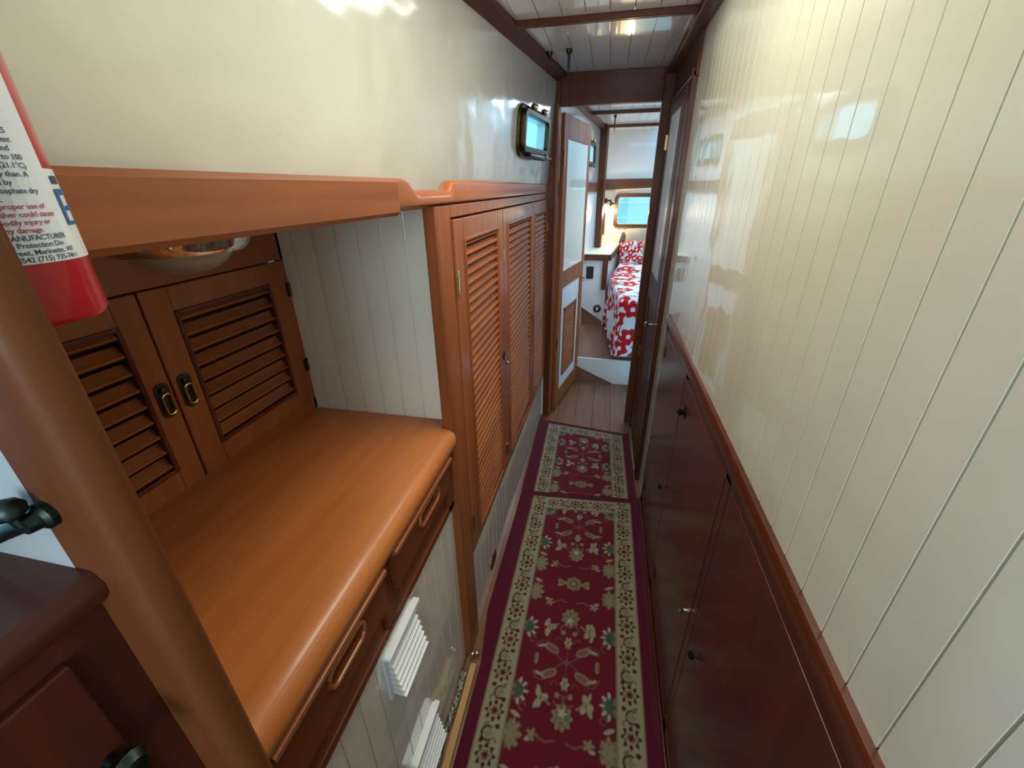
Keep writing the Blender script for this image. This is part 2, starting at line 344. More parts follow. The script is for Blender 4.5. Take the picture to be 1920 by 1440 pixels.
# ------------------------------------------------------------------ worktop and drawer unit
wt = thing('worktop', (-.58, .55, .92), 'broad varnished teak worktop with rounded front edge in the niche', 'worktop')
mb = MB().prism([(-.80, .965), (-.395, .965), (-.372, .962), (-.357, .952), (-.352, .935), (-.352, .922), (-.358, .914), (-.80, .914)], lambda u, v, q: (u, q, v), .142, .904)
mb.box(-.80, -.392, .9035, .948, .914, .965)
build('top', mb, 'top_y', wt, smooth=True)
du_ = thing('drawer_unit', (-.37, .55, 0), 'teak drawer unit with white beadboard front under the worktop', 'drawer cabinet')
build('carcass', MB().box(-.80, -.40, .142, .904, 0, .05).box(-.80, -.41, .142, .948, .72, .90).box(-.80, -.40, .142, .16, 0, .9), 'dark_y', du_)
fa = MB().box(-.41, -.374, .142, .20, .705, .914).box(-.41, -.374, .2, .90, .705, .727).box(-.41, -.374, .497, .535, .72, .914).box(-.41, -.374, .862, .904, .705, .914).box(-.41, -.374, .2, .9, .905, .914)
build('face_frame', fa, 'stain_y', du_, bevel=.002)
def slot_drawer(ya, yb, hy0, hy1, hz):
    o = rrect(ya, yb, .722, .908, .006, 2); n = len(o)
    inn = rrect(hy0, hy1, hz-.014, hz+.014, .0135, 10)
    # front: face with oval recess
    mb = MB(); fn = lambda u, v, q: (q, u, v)
    k = 11*4
    outer = []
    cx, cz = (hy0+hy1)/2, hz
    for (u, v) in inn:
        dx, dz = u-cx, v-cz; s = min(((yb if dx > 0 else ya)-cx)/dx if abs(dx) > 1e-6 else 9e9, ((.908 if dz > 0 else .722)-cz)/dz if abs(dz) > 1e-6 else 9e9)
        outer.append((cx+dx*s, cz+dz*s))
    # ensure corners
    ang = lambda p: math.atan2(p[1]-cz, p[0]-cx)
    mb.ring(outer, inn, fn, -.385, -.362)
    mb.box(-.40, -.384, ya+.002, yb-.002, .724, .906)
    for (u0, v0) in ((ya, .722), (yb, .722), (yb, .908), (ya, .908)):
        # fill corner triangles
        near = sorted(outer, key=lambda p: (p[0]-u0)**2+(p[1]-v0)**2)
        e1 = [p for p in outer if abs(p[1]-v0) < 1e-5]; e2 = [p for p in outer if abs(p[0]-u0) < 1e-5]
        if e1 and e2:
            p1 = min(e1, key=lambda p: abs(p[0]-u0)); p2 = min(e2, key=lambda p: abs(p[1]-v0))
            mb.prism([(u0, v0), p1, p2], fn, -.385, -.362)
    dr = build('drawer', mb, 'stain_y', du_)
    lip = MB().prism([(-.362, .908), (-.353, .905), (-.352, .898), (-.362, .892)], lambda u, v, q: (u, q, v), ya, yb)
    build('top_lip', lip, 'teak_y', dr, smooth=True)
    pts = rrect(hy0-.004, hy1+.004, hz-.019, hz+.019, .0185, 8)
    build('finger_pull', MB().tube([(-.3615, u, v) for u, v in pts], .0042, 8, closed=True), 'teak_y', dr, smooth=True)
slot_drawer(.202, .495, .318, .412, .858); slot_drawer(.537, .860, .665, .775, .862)
P = bead_profile(.142, .905, .0606, start=.20, gw=.0032, gd=.003)
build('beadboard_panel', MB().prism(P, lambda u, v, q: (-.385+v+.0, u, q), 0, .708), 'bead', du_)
for o_ in [o for o in C.objects if o.parent == du_ and o.name.startswith('beadboard')]: pass

def vent(za, zb, ya, yb, label):
    t = thing('vent_cover', (-.384, (ya+yb)/2, za), label, 'vent cover', 'white louvred vent covers')
    build('base_plate', MB().prism(rrect(ya-.012, yb+.012, za-.012, zb+.012, .014), lambda u, v, q: (q, u, v), -.385, -.378), 'plastic', t, bevel=.002)
    build('top_flange', MB().prism(rrect(ya-.012, yb+.014, zb+.0, zb+.014, .006), lambda u, v, q: (q, u, v), -.379, -.362), 'plastic', t, bevel=.002)
    mb = MB(); n = 7; h = (zb-za)/n
    for k in range(n):
        z = zb-(k+1)*h; nx_ = -.368+.0032*k; mb.hexa([(-.379, ya, z+.004), (nx_, ya, z), (nx_, yb, z), (-.379, yb, z+.004), (-.379, ya, z+h*.75), (nx_, ya, z+.003), (nx_, yb, z+.003), (-.379, yb, z+h*.75)])
    build('louver_stack', mb, 'plastic', t)
    return t
vent(.535, .665, .475, .60, 'white louvred vent cover, upper of two on the beadboard under the drawers')
vent(.07, .20, .49, .625, 'white louvred vent cover, lower of two near the floor beside the rug')

# ------------------------------------------------------------------ niche: end panel, back locker, shelf, dome light
P = bead_profile(-.80, -.378, .0606, start=-.762, gw=.0035, gd=.0025)
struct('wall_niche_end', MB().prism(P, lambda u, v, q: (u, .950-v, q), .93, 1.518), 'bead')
struct('shelf_top', MB().box(-.86, -.372, .142, .96, 1.512, 1.53).box(-.86, -.392, .96, 2.72, 1.50, 1.53), 'teak_y', bevel=.002)
def louver(mb, y0, y1, z0, z1, X, pitch, depth, sgn=1, zlow=None, rise=.72):
    """slats along Y between y0..y1 facing +X at plane X; zlow(y): lower limit function"""
    z = z1-pitch*.6
    while True:
        lo = zlow((y0+y1)/2) if zlow else z0
        if z < lo: break
        ya = y0; yb = y1
        if zlow and z < zlow(y0):
            ya = y0+(y1-y0)*min(1, (zlow(y0)-z)/max(1e-4, zlow(y0)-zlow(y1)))
        if yb-ya > .02:
            zt = z; t_ = .005
            mb.prism([(X-.003, zt-.0045), (X+.0005, zt-.003), (X+.0018, zt-.0005), (X+.0012, zt+.0018), (X-.001, zt+.0030), (X-.0035, zt+.0042), (X-depth, zt+pitch*rise), (X-depth, zt+pitch*rise-.006)], lambda u, v, q: (u, q, v), ya, yb)
        z -= pitch
lk_ = thing('louvered_locker', (-.80, .55, .965), 'teak locker with two louvred doors set in the back of the niche', 'locker')
X0 = -.80
fr = MB().box(X0-.02, X0, .142, .19, .965, 1.512).box(X0-.02, X0, .142, .95, 1.392, 1.512).box(X0-.02, X0, .142, .95, .965, .998).box(X0-.02, X0, .942, .95, .965, 1.512)
build('face_frame', fr, 'teak_y', lk_)
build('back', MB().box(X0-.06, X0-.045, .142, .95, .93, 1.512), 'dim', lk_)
for (a, b2, oa, ob, hl, hh) in ((.192, .570, .255, .524, .550, .197), (.574, .940, .628, .878, .597, .937)):
    mb = MB()
    z0, z1 = 1.0, 1.39; oz0, oz1 = 1.048, 1.342
    mb.box(X0-.012, X0+.006, a, oa, z0, z1).box(X0-.012, X0+.006, ob, b2, z0, z1).box(X0-.012, X0+.006, oa, ob, oz1, z1).box(X0-.012, X0+.006, oa, ob, z0, oz0)
    dr = build('door', mb, 'teak_z', lk_, bevel=.0025)
    mb = MB().box(X0-.004, X0+.009, oa-.002, oa+.007, oz0, oz1).box(X0-.004, X0+.009, ob-.007, ob+.002, oz0, oz1).box(X0-.004, X0+.009, oa, ob, oz1-.007, oz1+.002).box(X0-.004, X0+.009, oa, ob, oz0-.002, oz0+.007)
    build('molding', mb, 'mah_y', dr, bevel=.002)
    mb = MB(); louver(mb, oa+.004, ob-.004, oz0+.012, oz1+.004, X0+.004, .033, .016, rise=.52); 
    build('louver_panel', mb, 'slat_y', dr, smooth=True)
    mb = MB().prism(rrect(hl-.014, hl+.014, 1.155, 1.227, .013), lambda u, v, q: (q, u, v), X0+.006, X0+.009)
    lt = build('latch_plate', mb, 'bronze', dr, bevel=.001)
    build('latch_ring', MB().tube([(X0+.013, u, v) for u, v in rrect(hl-.008, hl+.009, 1.163, 1.205, .008)], .0022, 6, closed=True), 'brass', lt, smooth=True)
    build('latch_thumb', MB().lathe([(.001, 0), (.006, .002), (.006, .006), (.001, .008)], (X0+.009, hl-.002, 1.212), axis=(1, 0, 0), seg=12), 'black', lt, smooth=True)
    for z in (1.09, 1.30): build('hinge', MB().box(X0+.005, X0+.009, hh-.007, hh+.007, z, z+.035).tube([(X0+.01, hh, z), (X0+.01, hh, z+.035)], .003), 'bronze', dr)
# dome light
t = thing('dome_light', (-.60, .515, 1.512), 'unlit chrome dome light under the shelf above the niche locker', 'ceiling light')
build('base_ring', MB().lathe([(.098, 0), (.100, -.014), (.094, -.020), (.090, -.032), (.082, -.040), (.06, -.040)], (-.60, .515, 1.512), seg=36), 'chrome', t, smooth=True)
build('glass_dome', MB().lathe([(.066, -.036), (.064, -.044), (.054, -.056), (.038, -.066), (.018, -.072), (.002, -.073)], (-.60, .515, 1.512), seg=36), 'dome', t, smooth=True)
build('switch', MB().lathe([(.004, 0), (.004, .008), (.002, .01)], (-.545, .45, 1.487), axis=(1, -.3, -.2), seg=10), 'chrome', t, smooth=True)

# ------------------------------------------------------------------ fiddle rails
Pr = [(-.362, 1.508), (-.362, 1.560), (-.356, 1.566), (-.350, 1.566), (-.344, 1.560), (-.344, 1.514), (-.350, 1.508)]
struct('trim_10', MB().prism([(u-.003, v) for u, v in Pr], lambda u, v, q: (u, q, v), .142, .715), 'teak_y', smooth=True)
# far rail with the scooped notch
ys = [.66, .775, .790, .803, .815, .832, .95, 1.0, 1.012, 1.022, 1.034, 1.05, 2.72]; zt = [1.5665, 1.5665, 1.564, 1.558, 1.551, 1.547, 1.547, 1.547, 1.549, 1.556, 1.564, 1.567, 1.567]
mb = MB(); vs = []
for y_, zz in zip(ys, zt):
    vs += [(-.392, y_, 1.516), (-.392, y_, zz-.004), (-.387, y_, zz), (-.368, y_, zz), (-.361, y_, zz-.005), (-.355, y_, 1.53), (-.357, y_, 1.521), (-.365, y_, 1.516)]
n = 8; fs = [tuple(range(n)), tuple(range(len(vs)-1, len(vs)-n-1, -1))]
for i in range(len(ys)-1):
    for k in range(n): fs.append((i*n+k, i*n+(k+1) % n, (i+1)*n+(k+1) % n, (i+1)*n+k))
mb.add(vs, fs); struct('trim_11', mb, 'teak_y', smooth=True)

# ------------------------------------------------------------------ louvred wardrobe
zb = lambda Y: .407-.052*(Y-1.03)
XF = -.36
wd = thing('louvered_wardrobe', (XF, 1.8, 0), 'tall teak wardrobe with three louvred doors along the passage', 'wardrobe')
def yz(mb, poly, x0, x1): return mb.prism(poly, lambda u, v, q: (q, u, v), x0, x1)
mb = MB()
yz(mb, [(.905, 0), (1.0, 0), (1.0, 1.515), (.905, 1.515)], XF-.03, XF)
yz(mb, [(1.0, 1.486), (2.72, 1.486), (2.72, 1.515), (1.0, 1.515)], XF-.03, XF)
yz(mb, [(1.0, zb(1.0)), (2.72, zb(2.72)), (2.72, zb(2.72)+.018), (1.0, zb(1.0)+.018)], XF-.03, XF)
build('face_frame', mb, 'teak_z', wd, bevel=.003)
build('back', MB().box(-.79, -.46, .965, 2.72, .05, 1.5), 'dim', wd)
build('side_panel', MB().box(-.79, XF-.03, .963, .975, .0, 1.5), 'dark_z', wd)
doors = [(1.004, 1.512, 1.075, 1.445), (1.520, 2.148, 1.592, 2.125), (2.156, 2.716, 2.215, 2.685)]
for i, (a, b2, oa, ob) in enumerate(doors):
    mb = MB(); g = .020; zo = lambda Y: zb(Y)+.050
    T = 1.482; OT = 1.432
    yz(mb, [(a, zb(a)+g), (oa, zb(oa)+g), (oa, T), (a, T)], XF-.014, XF+.005)
    yz(mb, [(ob, zb(ob)+g), (b2, zb(b2)+g), (b2, T), (ob, T)], XF-.014, XF+.005)
    yz(mb, [(oa, OT), (ob, OT), (ob, T), (oa, T)], XF-.014, XF+.005)
    yz(mb, [(oa, zb(oa)+g), (ob, zb(ob)+g), (ob, zo(ob)), (oa, zo(oa))], XF-.014, XF+.005)
    dr = build('door', mb, 'teak_z', wd, bevel=.0025)
    mb = MB()
    yz(mb, [(oa-.002, zo(oa)), (oa+.007, zo(oa)), (oa+.007, OT), (oa-.002, OT)], XF-.002, XF+.009)
    yz(mb, [(ob-.007, zo(ob)), (ob+.002, zo(ob)), (ob+.002, OT), (ob-.007, OT)], XF-.002, XF+.009)
    yz(mb, [(oa, OT-.007), (ob, OT-.007), (ob, OT+.002), (oa, OT+.002)], XF-.002, XF+.009)
    yz(mb, [(oa, zo(oa)-.002), (ob, zo(ob)-.002), (ob, zo(ob)+.007), (oa, zo(oa)+.007)], XF-.002, XF+.009)
    build('molding', mb, 'teak_z', dr, bevel=.002)
    mb = MB(); louver(mb, oa+.004, ob-.004, 0, OT, XF+.003, .0262, .011, rise=.6, zlow=lambda Y: zo(Y)+.008)
    build('louver_panel', mb, 'slat_y', dr, smooth=True)
    hinges = {0: [(1.008, 1.335, .06), (1.008, .545, .06)], 1: [(1.516, 1.33, .05), (1.516, .50, .05)], 2: [(2.70, 1.33, .05)]}[i]
    for hy, hz, hs in hinges:
        build('hinge', MB().box(XF+.004, XF+.008, hy-.009, hy+.009, hz-hs/2, hz+hs/2).tube([(XF+.0085, hy, hz-hs/2), (XF+.0085, hy, hz+hs/2)], .0035), 'brass', dr)
    if i < 2:
        ly, lz = ((1.482, .945), (2.135, .925))[i]
        lt = build('latch_plate', MB().prism(rrect(ly-.013, ly+.013, lz-.004, lz+.026, .006), lambda u, v, q: (q, u, v), XF+.004, XF+.010), 'bronze', dr, bevel=.001)
        build('pull_ring', MB().tube([(XF+.016+.012*max(0, -math.sin(a_))*.6, ly+.015*math.cos(a_), lz-.008+.017*math.sin(a_)) for a_ in [k*math.tau/18 for k in range(18)]], .002, 6, closed=True), 'brass', lt, smooth=True)
P = bead_profile(1.0, 2.72, .0606, start=1.04, gw=.0032, gd=.003)
mbk = MB(); seg = []
mbk.prism(P, lambda u, v, q: (-.370+v, u, q if q == 0 else zb(u)+.004), 0, 1)
build('beadboard_kick_panel', mbk, 'bead', wd)
build('finger_hole', MB().prism(rrect(1.225, 1.315, .045, .115, .034, 8), lambda u, v, q: (q, u, v), -.371, -.366), 'mah_y', wd, bevel=.001)

# ------------------------------------------------------------------ near bulkhead, post, cabinet, bracket
struct('wall_near', MB().box(-.90, -.302, .123, .138, 0, 2.06), 'dimmed')
pp = [(-.302, .1232), (-.276, .1232), (-.268, .125), (-.2625, .130), (-.2615, .137), (-.2618, .143), (-.2645, .1475), (-.270, .1495), (-.280, .149), (-.288, .145), (-.294, .1385), (-.302, .1385)]
struct('trim_12', MB().prism(pp, lambda u, v, q: (u, v, q), 0, 2.08), 'post', 'rounded teak post at the end of the near bulkhead', smooth=True)
t = thing('side_cabinet', (-.45, -.1, 0), 'dark mahogany cabinet with panelled door at the lower left corner', 'cabinet')
build('top', MB().prism([(-.78, 1.318), (-.290, 1.318), (-.284, 1.326), (-.284, 1.334), (-.290, 1.342), (-.78, 1.345)], lambda u, v, q: (u, q, v), -.6, .1228), 'dark_y', t, smooth=True)
build('carcass', MB().box(-.78, -.2985, -.6, .1228, 0, 1.318), 'dark_z', t)
mb = MB().box(-.2985, -.292, -.38, .095, .3, 1.296)
dr = build('door', mb, 'dark_z', t, bevel=.002)
build('raised_panel', MB().box(-.292, -.288, -.32, .045, .36, 1.225), 'dark_z', dr, bevel=.004)
build('knob', MB().lathe([(.004, 0), (.004, .008), (.010, .012), (.012, .018), (.008, .024), (.001, .026)], (-.292, .083, 1.213), axis=(1, 0, 0), seg=16), 'black', dr, smooth=True)
t = thing('wall_hook', (-.30, .123, 1.395), 'black metal hook with round knob on the white wall left of the post', 'hook')
build('flange', MB().lathe([(.0085, 0), (.0085, .004), (.006, .006), (.005, .012)], (-.295, .1235, 1.387), axis=(0, -1, 0), seg=16), 'black', t, smooth=True)
build('arm', MB().tube([(-.294, .117, 1.387), (-.300, .114, 1.386), (-.312, .112, 1.380), (-.340, .112, 1.366), (-.39, .112, 1.345)], [.005, .005, .0042, .0042, .0042]), 'black', t, smooth=True)
build('knob', MB().lathe([(.003, -.006), (.0035, .002), (.0065, .004), (.0075, .008), (.0055, .012), (.001, .0145)], (-.2985, .113, 1.390), axis=(-.15, -.1, 1), seg=16), 'black', t, smooth=True)

# ------------------------------------------------------------------ fire extinguisher
ec = Vector((-.329, .1755, 1.482)); er = .0355
t = thing('fire_extinguisher', ec, 'red fire extinguisher with white printed label hanging beside the near post', 'fire extinguisher')
build('cylinder', MB().lathe([(.030, 0), (.034, .001), (er, .004), (er, .30), (.030, .325), (.012, .34), (.012, .36)], ec, seg=64), 'red', t, smooth=True)
build('valve', MB().lathe([(.013, .355), (.016, .36), (.016, .385), (.008, .39)], ec, seg=20).box(ec.x-.05, ec.x+.02, ec.y-.008, ec.y+.008, 1.865, 1.875), 'black', t)
build('bracket', MB().box(ec.x-.015, ec.x+.012, .1385, .1415, 1.50, 1.80), 'black', t)
def cyl(th, z, rr): return (ec.x+rr*math.cos(th), ec.y+rr*math.sin(th), z)
def patch(th0, th1, z0, z1, rr, n=24):
    mb = MB(); vs = []
    for k in range(n+1):
        th = th0+(th1-th0)*k/n
        vs += [cyl(th, z0, rr), cyl(th, z1, rr)]
    return mb.add(vs, [(2*k, 2*k+2, 2*k+3, 2*k+1) for k in range(n)])
D = math.radians
lb = build('label', patch(D(-140), D(75), 1.516, 1.562, er+.0004), 'label', t)
build('label_upper', patch(D(-140), D(30), 1.562, 1.68, er+.0004), 'label', lb)
fc = bpy.data.curves.new('f', 'FONT')
def text_line(s, th_right, zbase, size, mat, name='print'):
    c = bpy.data.curves.new('t', 'FONT'); c.body = s; c.size = size; c.space_character = .95; c.resolution_u = 2; c.offset = size*.012
    o = bpy.data.objects.new('t', c); C.objects.link(o); bpy.context.view_layer.update()
    me = bpy.data.meshes.new_from_object(o.evaluated_get(bpy.context.evaluated_depsgraph_get())); bpy.data.objects.remove(o)
    bm = bmesh.new(); bm.from_mesh(me); 
    xs = [v.co.x for v in bm.verts]; mx_ = max(xs)
    rr = er+.0007
    vs = [cyl(th_right+(v.co.x-mx_)/rr, zbase+v.co.y, rr) for v in bm.verts]; bm.verts.index_update()
    fs = [tuple(v.index for v in f_.verts) for f_ in bm.faces]; bm.free(); bpy.data.meshes.remove(me)
    build(name, MB().add(vs, fs), mat, lb)
lines = [('when', -12, 0), ('Recharge instructions reversing', -4, 2), ('and be kept in service operating.', -3, 1), ('', 0, 0), ('after', -6, 2), ('in fabrication with', 3, 1), ('MIL-R, ANSI, MNPA-1145', 6, 1), ('weight 3.64 lbs. (1.5', 10, 1), ('maximum environment', 11, 1), ('if ammonium and', 7, 1),
         ('with nitrogen to 100', 14, 1), ('at 70\u00b0F (21.1\u00b0C)', 14, 1), ('monthly than. A', 13, 1), ('retested by', -1, 1), ('mono ammonium phosphate dry', 15, 1), ('agent.', -12, 1)]
pitch = .00385; z = 1.5655+.00385*9.2+.0030
zs_ = z
for s, th, g in lines:
    if s: text_line(s, D(th), zs_, .0036, 'ink')
    zs_ -= pitch
for s, th in (('WARNING: Improper use of', 15), ('the extinguisher could cause', 20), ('serious bodily injury or', 14), ('property damage.', 6)):
    text_line(s, D(th), zs_+.0004, .0037, 'redink'); zs_ -= pitch*.98
for s, th in (('AGENTS MANUFACTURER', 22), ('Fire Protection Div.', 18), ('One Street, Marinette, WI', 24), ('54542 (715) 735-7411', 26)):
    text_line(s, D(th), zs_+.0004, .0037, 'ink'); zs_ -= pitch*.92
# blue pictogram frame at the right edge of the label
mb = MB(); rr = er+.0008
def pb(a0, a1, z0, z1):
    p = patch(D(a0), D(a1), z0, z1, rr, 6); mb.add(p.v, p.f)
pb(32, 37, 1.5335, 1.552); pb(32, 66, 1.549, 1.552); pb(32, 66, 1.5335, 1.5355); pb(40, 60, 1.541, 1.5435)
build('print', mb, 'blueink', lb)
mb = MB(); pb(34, 46, 1.5545, 1.5585); build('print', mb, 'ink', lb)

# ------------------------------------------------------------------ starboard storage cabinet (wainscot)
t = thing('storage_cabinet', (.295, .8, 0), 'low glossy dark mahogany cabinet with flush doors along the right wall', 'cabinet')
XR = .292
mb = MB().prism([(XR-.004, 1.005), (XR-.006, 1.010), (XR-.006, 1.042), (XR-.002, 1.047), (.31, 1.047), (.31, 1.005)], lambda u, v, q: (u, q, v), -.9, 1.86)
build('cap_rail', mb, 'mah_y', t, smooth=True)
mb = MB().box(XR, .32, 1.80, 1.86, 0, 1.005).box(XR, .32, 1.285, 1.325, 0, 1.005).box(XR, .32, .765, .80, 0, 1.005).box(XR, .32, .20, .24, 0, 1.005).box(XR, .32, -.9, -.5, 0, 1.005).box(XR, .32, -.5, 1.86, 0, .08).box(XR, .32, -.5, 1.86, .985, 1.005).box(.31, .33, -.9, 1.86, 0, 1.0)
build('face_frame', mb, 'mah_z', t, bevel=.0015)
for (a, b2, ky, kz, hy) in ((1.328, 1.797, 1.375, .50, 1.79), (.803, 1.282, .84, .508, 1.25), (.243, .762, .70, .53, .27), (-.497, .197, -.3, .5, .1)):
    dr = build('door', MB().box(XR-.001, XR+.018, a, b2, .083, .982), 'mah_z', t, bevel=.003)
    build('knob', MB().lathe([(.004, 0), (.004, .005), (.009, .008), (.010, .013), (.006, .018), (.001, .019)], (XR-.001, ky, kz), axis=(-1, 0, 0), seg=16), 'chrome' if a < 1 and a > .5 else 'black', dr, smooth=True)
    for hz in (.18, .90): build('hinge', MB().box(XR-.004, XR, hy-.012, hy+.012, hz-.02, hz+.02), 'black', dr)
build('latch', MB().lathe([(.005, 0), (.01, .006), (.011, .014), (.002, .019)], (XR-.002, 1.27, .885), axis=(-1, 0, 0), seg=16), 'black', t, smooth=True)
struct('baseboard_right', MB().box(XR-.008, XR-.0012, -.9, 1.86, 0, .05), 'mah_y', bevel=.002)

# ------------------------------------------------------------------ rugs (pattern woven as per-vertex pile colour)
FLD = (.235, .012, .030); BRD = (.165, .006, .035); CRM = (.56, .50, .32); DKR = (.10, .015, .015); OLV = (.27, .25, .14); ROS = (.36, .14, .10); GRN = (.10, .15, .10); LGT = (.66, .66, .50); TAN = (.42, .34, .20)
class Canvas:
    def __init__(s, W, L, res):
        s.nx = int(W/res)+1; s.ny = int(L/res)+1; s.x, s.y = np.meshgrid(np.linspace(0, W, s.nx), np.linspace(0, L, s.ny)); s.c = np.zeros((s.ny, s.nx, 3)); s.W = W; s.L = L
    def fill(s, m, col): s.c[m] = col
    def disc(s, cx, cy, rx, ry, col, rot=0., clip=None):
        dx, dy = s.x-cx, s.y-cy; c_, s_ = math.cos(rot), math.sin(rot); u = dx*c_+dy*s_; v = -dx*s_+dy*c_
        m = (u/rx)**2+(v/ry)**2 < 1
        if clip is not None: m &= clip
        s.c[m] = col
    def petal(s, cx, cy, R, n, amp, col, ph=0., sy=1., clip=None):
        dx, dy = s.x-cx, (s.y-cy)/sy; r_ = np.hypot(dx, dy); a = np.arctan2(dy, dx)
        m = r_ < R*(1+amp*np.cos(n*a+ph))
        if clip is not None: m &= clip
        s.c[m] = col
    def line(s, pts, w_, col, clip=None):
        m = np.zeros(s.x.shape, bool)
        for (x0, y0), (x1, y1) in zip(pts[:-1], pts[1:]):
            dx, dy = x1-x0, y1-y0; L2 = dx*dx+dy*dy+1e-12; t_ = np.clip(((s.x-x0)*dx+(s.y-y0)*dy)/L2, 0, 1); m |= np.hypot(s.x-x0-t_*dx, s.y-y0-t_*dy) < w_
        if clip is not None: m &= clip
        s.c[m] = col
def arc(cx, cy, r_, a0, a1, n=10, sy=1): return [(cx+r_*math.cos(math.radians(a0+(a1-a0)*k/n)), cy+sy*r_*math.sin(math.radians(a0+(a1-a0)*k/n))) for k in range(n+1)]
def rug_pattern(W, L, res, phase, near_border=True):
    K = Canvas(W, L, res); K.c[:] = BRD
    bx = .042; by = .035; cb = .088
    inner = (K.x > bx) & (K.x < W-bx) & (K.y < L-by) & (K.y > (by if near_border else -1))
    K.fill(inner, TAN)
    i2 = (K.x > bx+.005) & (K.x < W-bx-.005) & (K.y < L-by-.005) & (K.y > (by+.005 if near_border else -1)); K.fill(i2, CRM)
    fb = bx+cb
    f0 = (K.x > fb-.007) & (K.x < W-fb+.007) & (K.y < L-by-cb+.007); K.fill(f0, OLV)
    f1 = (K.x > fb-.004) & (K.x < W-fb+.004) & (K.y < L-by-cb+.004); K.fill(f1, TAN)
    F = (K.x > fb) & (K.x < W-fb) & (K.y < L-by-cb); K.fill(F, FLD)
    cx = W/2; per = .66
    def motif_star(y):
        for sx in (-1, 1):
            for sy in (-1, 1):
                K.line([(cx, y), (cx+sx*.022, y+sy*.008), (cx+sx*.045, y+sy*.030)], .0018, ROS, F)
                K.line(arc(cx+sx*.085, y+sy*.04, .03, 0, 180*sy), .0016, ROS, F)
                K.disc(cx+sx*.058, y+sy*.045, .030, .0145, TAN, rot=sx*sy*.45, clip=F); K.disc(cx+sx*.056, y+sy*.044, .021, .009, ROS, rot=sx*sy*.45, clip=F)
                K.disc(cx+sx*.092, y+sy*.050, .017, .006, CRM, rot=-sx*sy*.3, clip=F)
                K.line(arc(cx+sx*.035, y+sy*.078, .01, 0, 200), .0014, ROS, F)
            K.disc(cx+sx*.108, y, .0075, .021, TAN, clip=F); K.disc(cx+sx*.113, y, .004, .012, ROS, clip=F)
        K.petal(cx, y, .010, 4, .35, ROS, clip=F); K.petal(cx, y, .005, 4, .3, DKR, clip=F)
        for sy in (-1, 1): K.petal(cx, y+sy*.072, .0125, 6, .25, CRM, sy=1.5, clip=F); K.disc(cx, y+sy*.072, .004, .009, OLV, clip=F); K.line([(cx, y), (cx, y+sy*.058)], .0014, ROS, F)
    def motif_half(y, s_):      # between star and medallion
        for sx in (-1, 1):
            x0 = cx+sx*.075; yy = y+s_*.125
            K.petal(x0, yy, .017, 3, .5, CRM, ph=sx*.6, sy=1.3, clip=F); K.disc(x0+sx*.012, yy+s_*.018, .007, .018, CRM, rot=sx*.4, clip=F); K.disc(x0, yy, .004, .010, OLV, clip=F)
            K.disc(x0+sx*.010, yy-s_*.024, .006, .016, CRM, rot=-sx*.3, clip=F); K.line([(x0-sx*.01, yy), (x0-sx*.03, yy+s_*.016)], .003, TAN, F)
            K.line(arc(cx+sx*.016, yy-s_*.002, .017, 90*s_+sx*60, 90*s_-sx*150, sy=1), .0026, ROS, F); K.petal(cx+sx*.022, yy-s_*.016, .0085, 5, .2, TAN, clip=F)
            yy = y+s_*.232
            K.petal(cx+sx*.088, yy, .014, 5, .35, TAN, clip=F); K.line([(cx+sx*.02, yy+s_*.006), (cx+sx*.045, yy+s_*.014), (cx+sx*.08, yy)], .0028, ROS, F); K.disc(cx+sx*.10, yy+s_*.014, .010, .005, CRM, clip=F)
        K.petal(cx, y+s_*.172, .031, 9, .14, TAN, sy=1.15, clip=F); K.petal(cx, y+s_*.172, .024, 7, .16, OLV, sy=1.15, clip=F); K.petal(cx, y+s_*.160, .012, 5, .3, LGT, clip=F); K.disc(cx, y+s_*.186, .017, .009, TAN, clip=F); K.disc(cx, y+s_*.188, .009, .004, ROS, clip=F)
    def motif_med(y):
        K.petal(cx, y, .033, 8, .10, TAN, sy=.95, clip=F); K.petal(cx, y, .025, 8, .16, OLV, clip=F); K.petal(cx, y, .016, 6, .2, ROS, clip=F); K.disc(cx, y, .006, .006, CRM, clip=F)
        for sx in (-1, 1): K.petal(cx+sx*.052, y, .017, 3, .25, TAN, ph=0 if sx < 0 else math.pi, clip=F); K.disc(cx+sx*.05, y, .007, .005, ROS, clip=F)
    def side(y, big):
        for sx in (-1, 1):
            xe = fb if sx < 0 else W-fb
            K.petal(xe-sx*.018, y, .030 if big else .024, 7, .18, OLV, sy=1.2, clip=F)
            K.petal(xe-sx*.022, y, .020, 6, .3, TAN if big else GRN, sy=1.2, clip=F)
            for k in range(5): 
                a = math.radians(-80+40*k); K.disc(xe-sx*(.018+.026*math.cos(a)), y+.034*math.sin(a), .0095, .005, LGT if not big else TAN, rot=-sx*a, clip=F)
            if not big: K.line(arc(xe-sx*.04, y-.045, .011, 0, 300), .002, ROS, F)
            else: K.disc(xe-sx*.022, y+.055, .018, .007, CRM, rot=sx*.4, clip=F)
    n0 = int(-1); 
    for k in range(-2, 5):
        ys_ = phase+k*per
        motif_star(ys_); motif_half(ys_, 1); motif_half(ys_, -1); motif_med(ys_+per/2)
        side(ys_+.115, False); side(ys_-.115, False); side(ys_+per/2-.055, True); side(ys_+per/2+.09, True)
    # field end: stepped cream corners
    ye = L-by-cb
    for sx in (-1, 1):
        xe = fb if sx < 0 else W-fb; K.petal(xe-sx*.0, ye, .052, 8, .10, OLV, clip=F); K.petal(xe, ye, .040, 8, .14, TAN, clip=F); K.petal(xe-sx*.01, ye-.01, .02, 6, .2, GRN, clip=F)
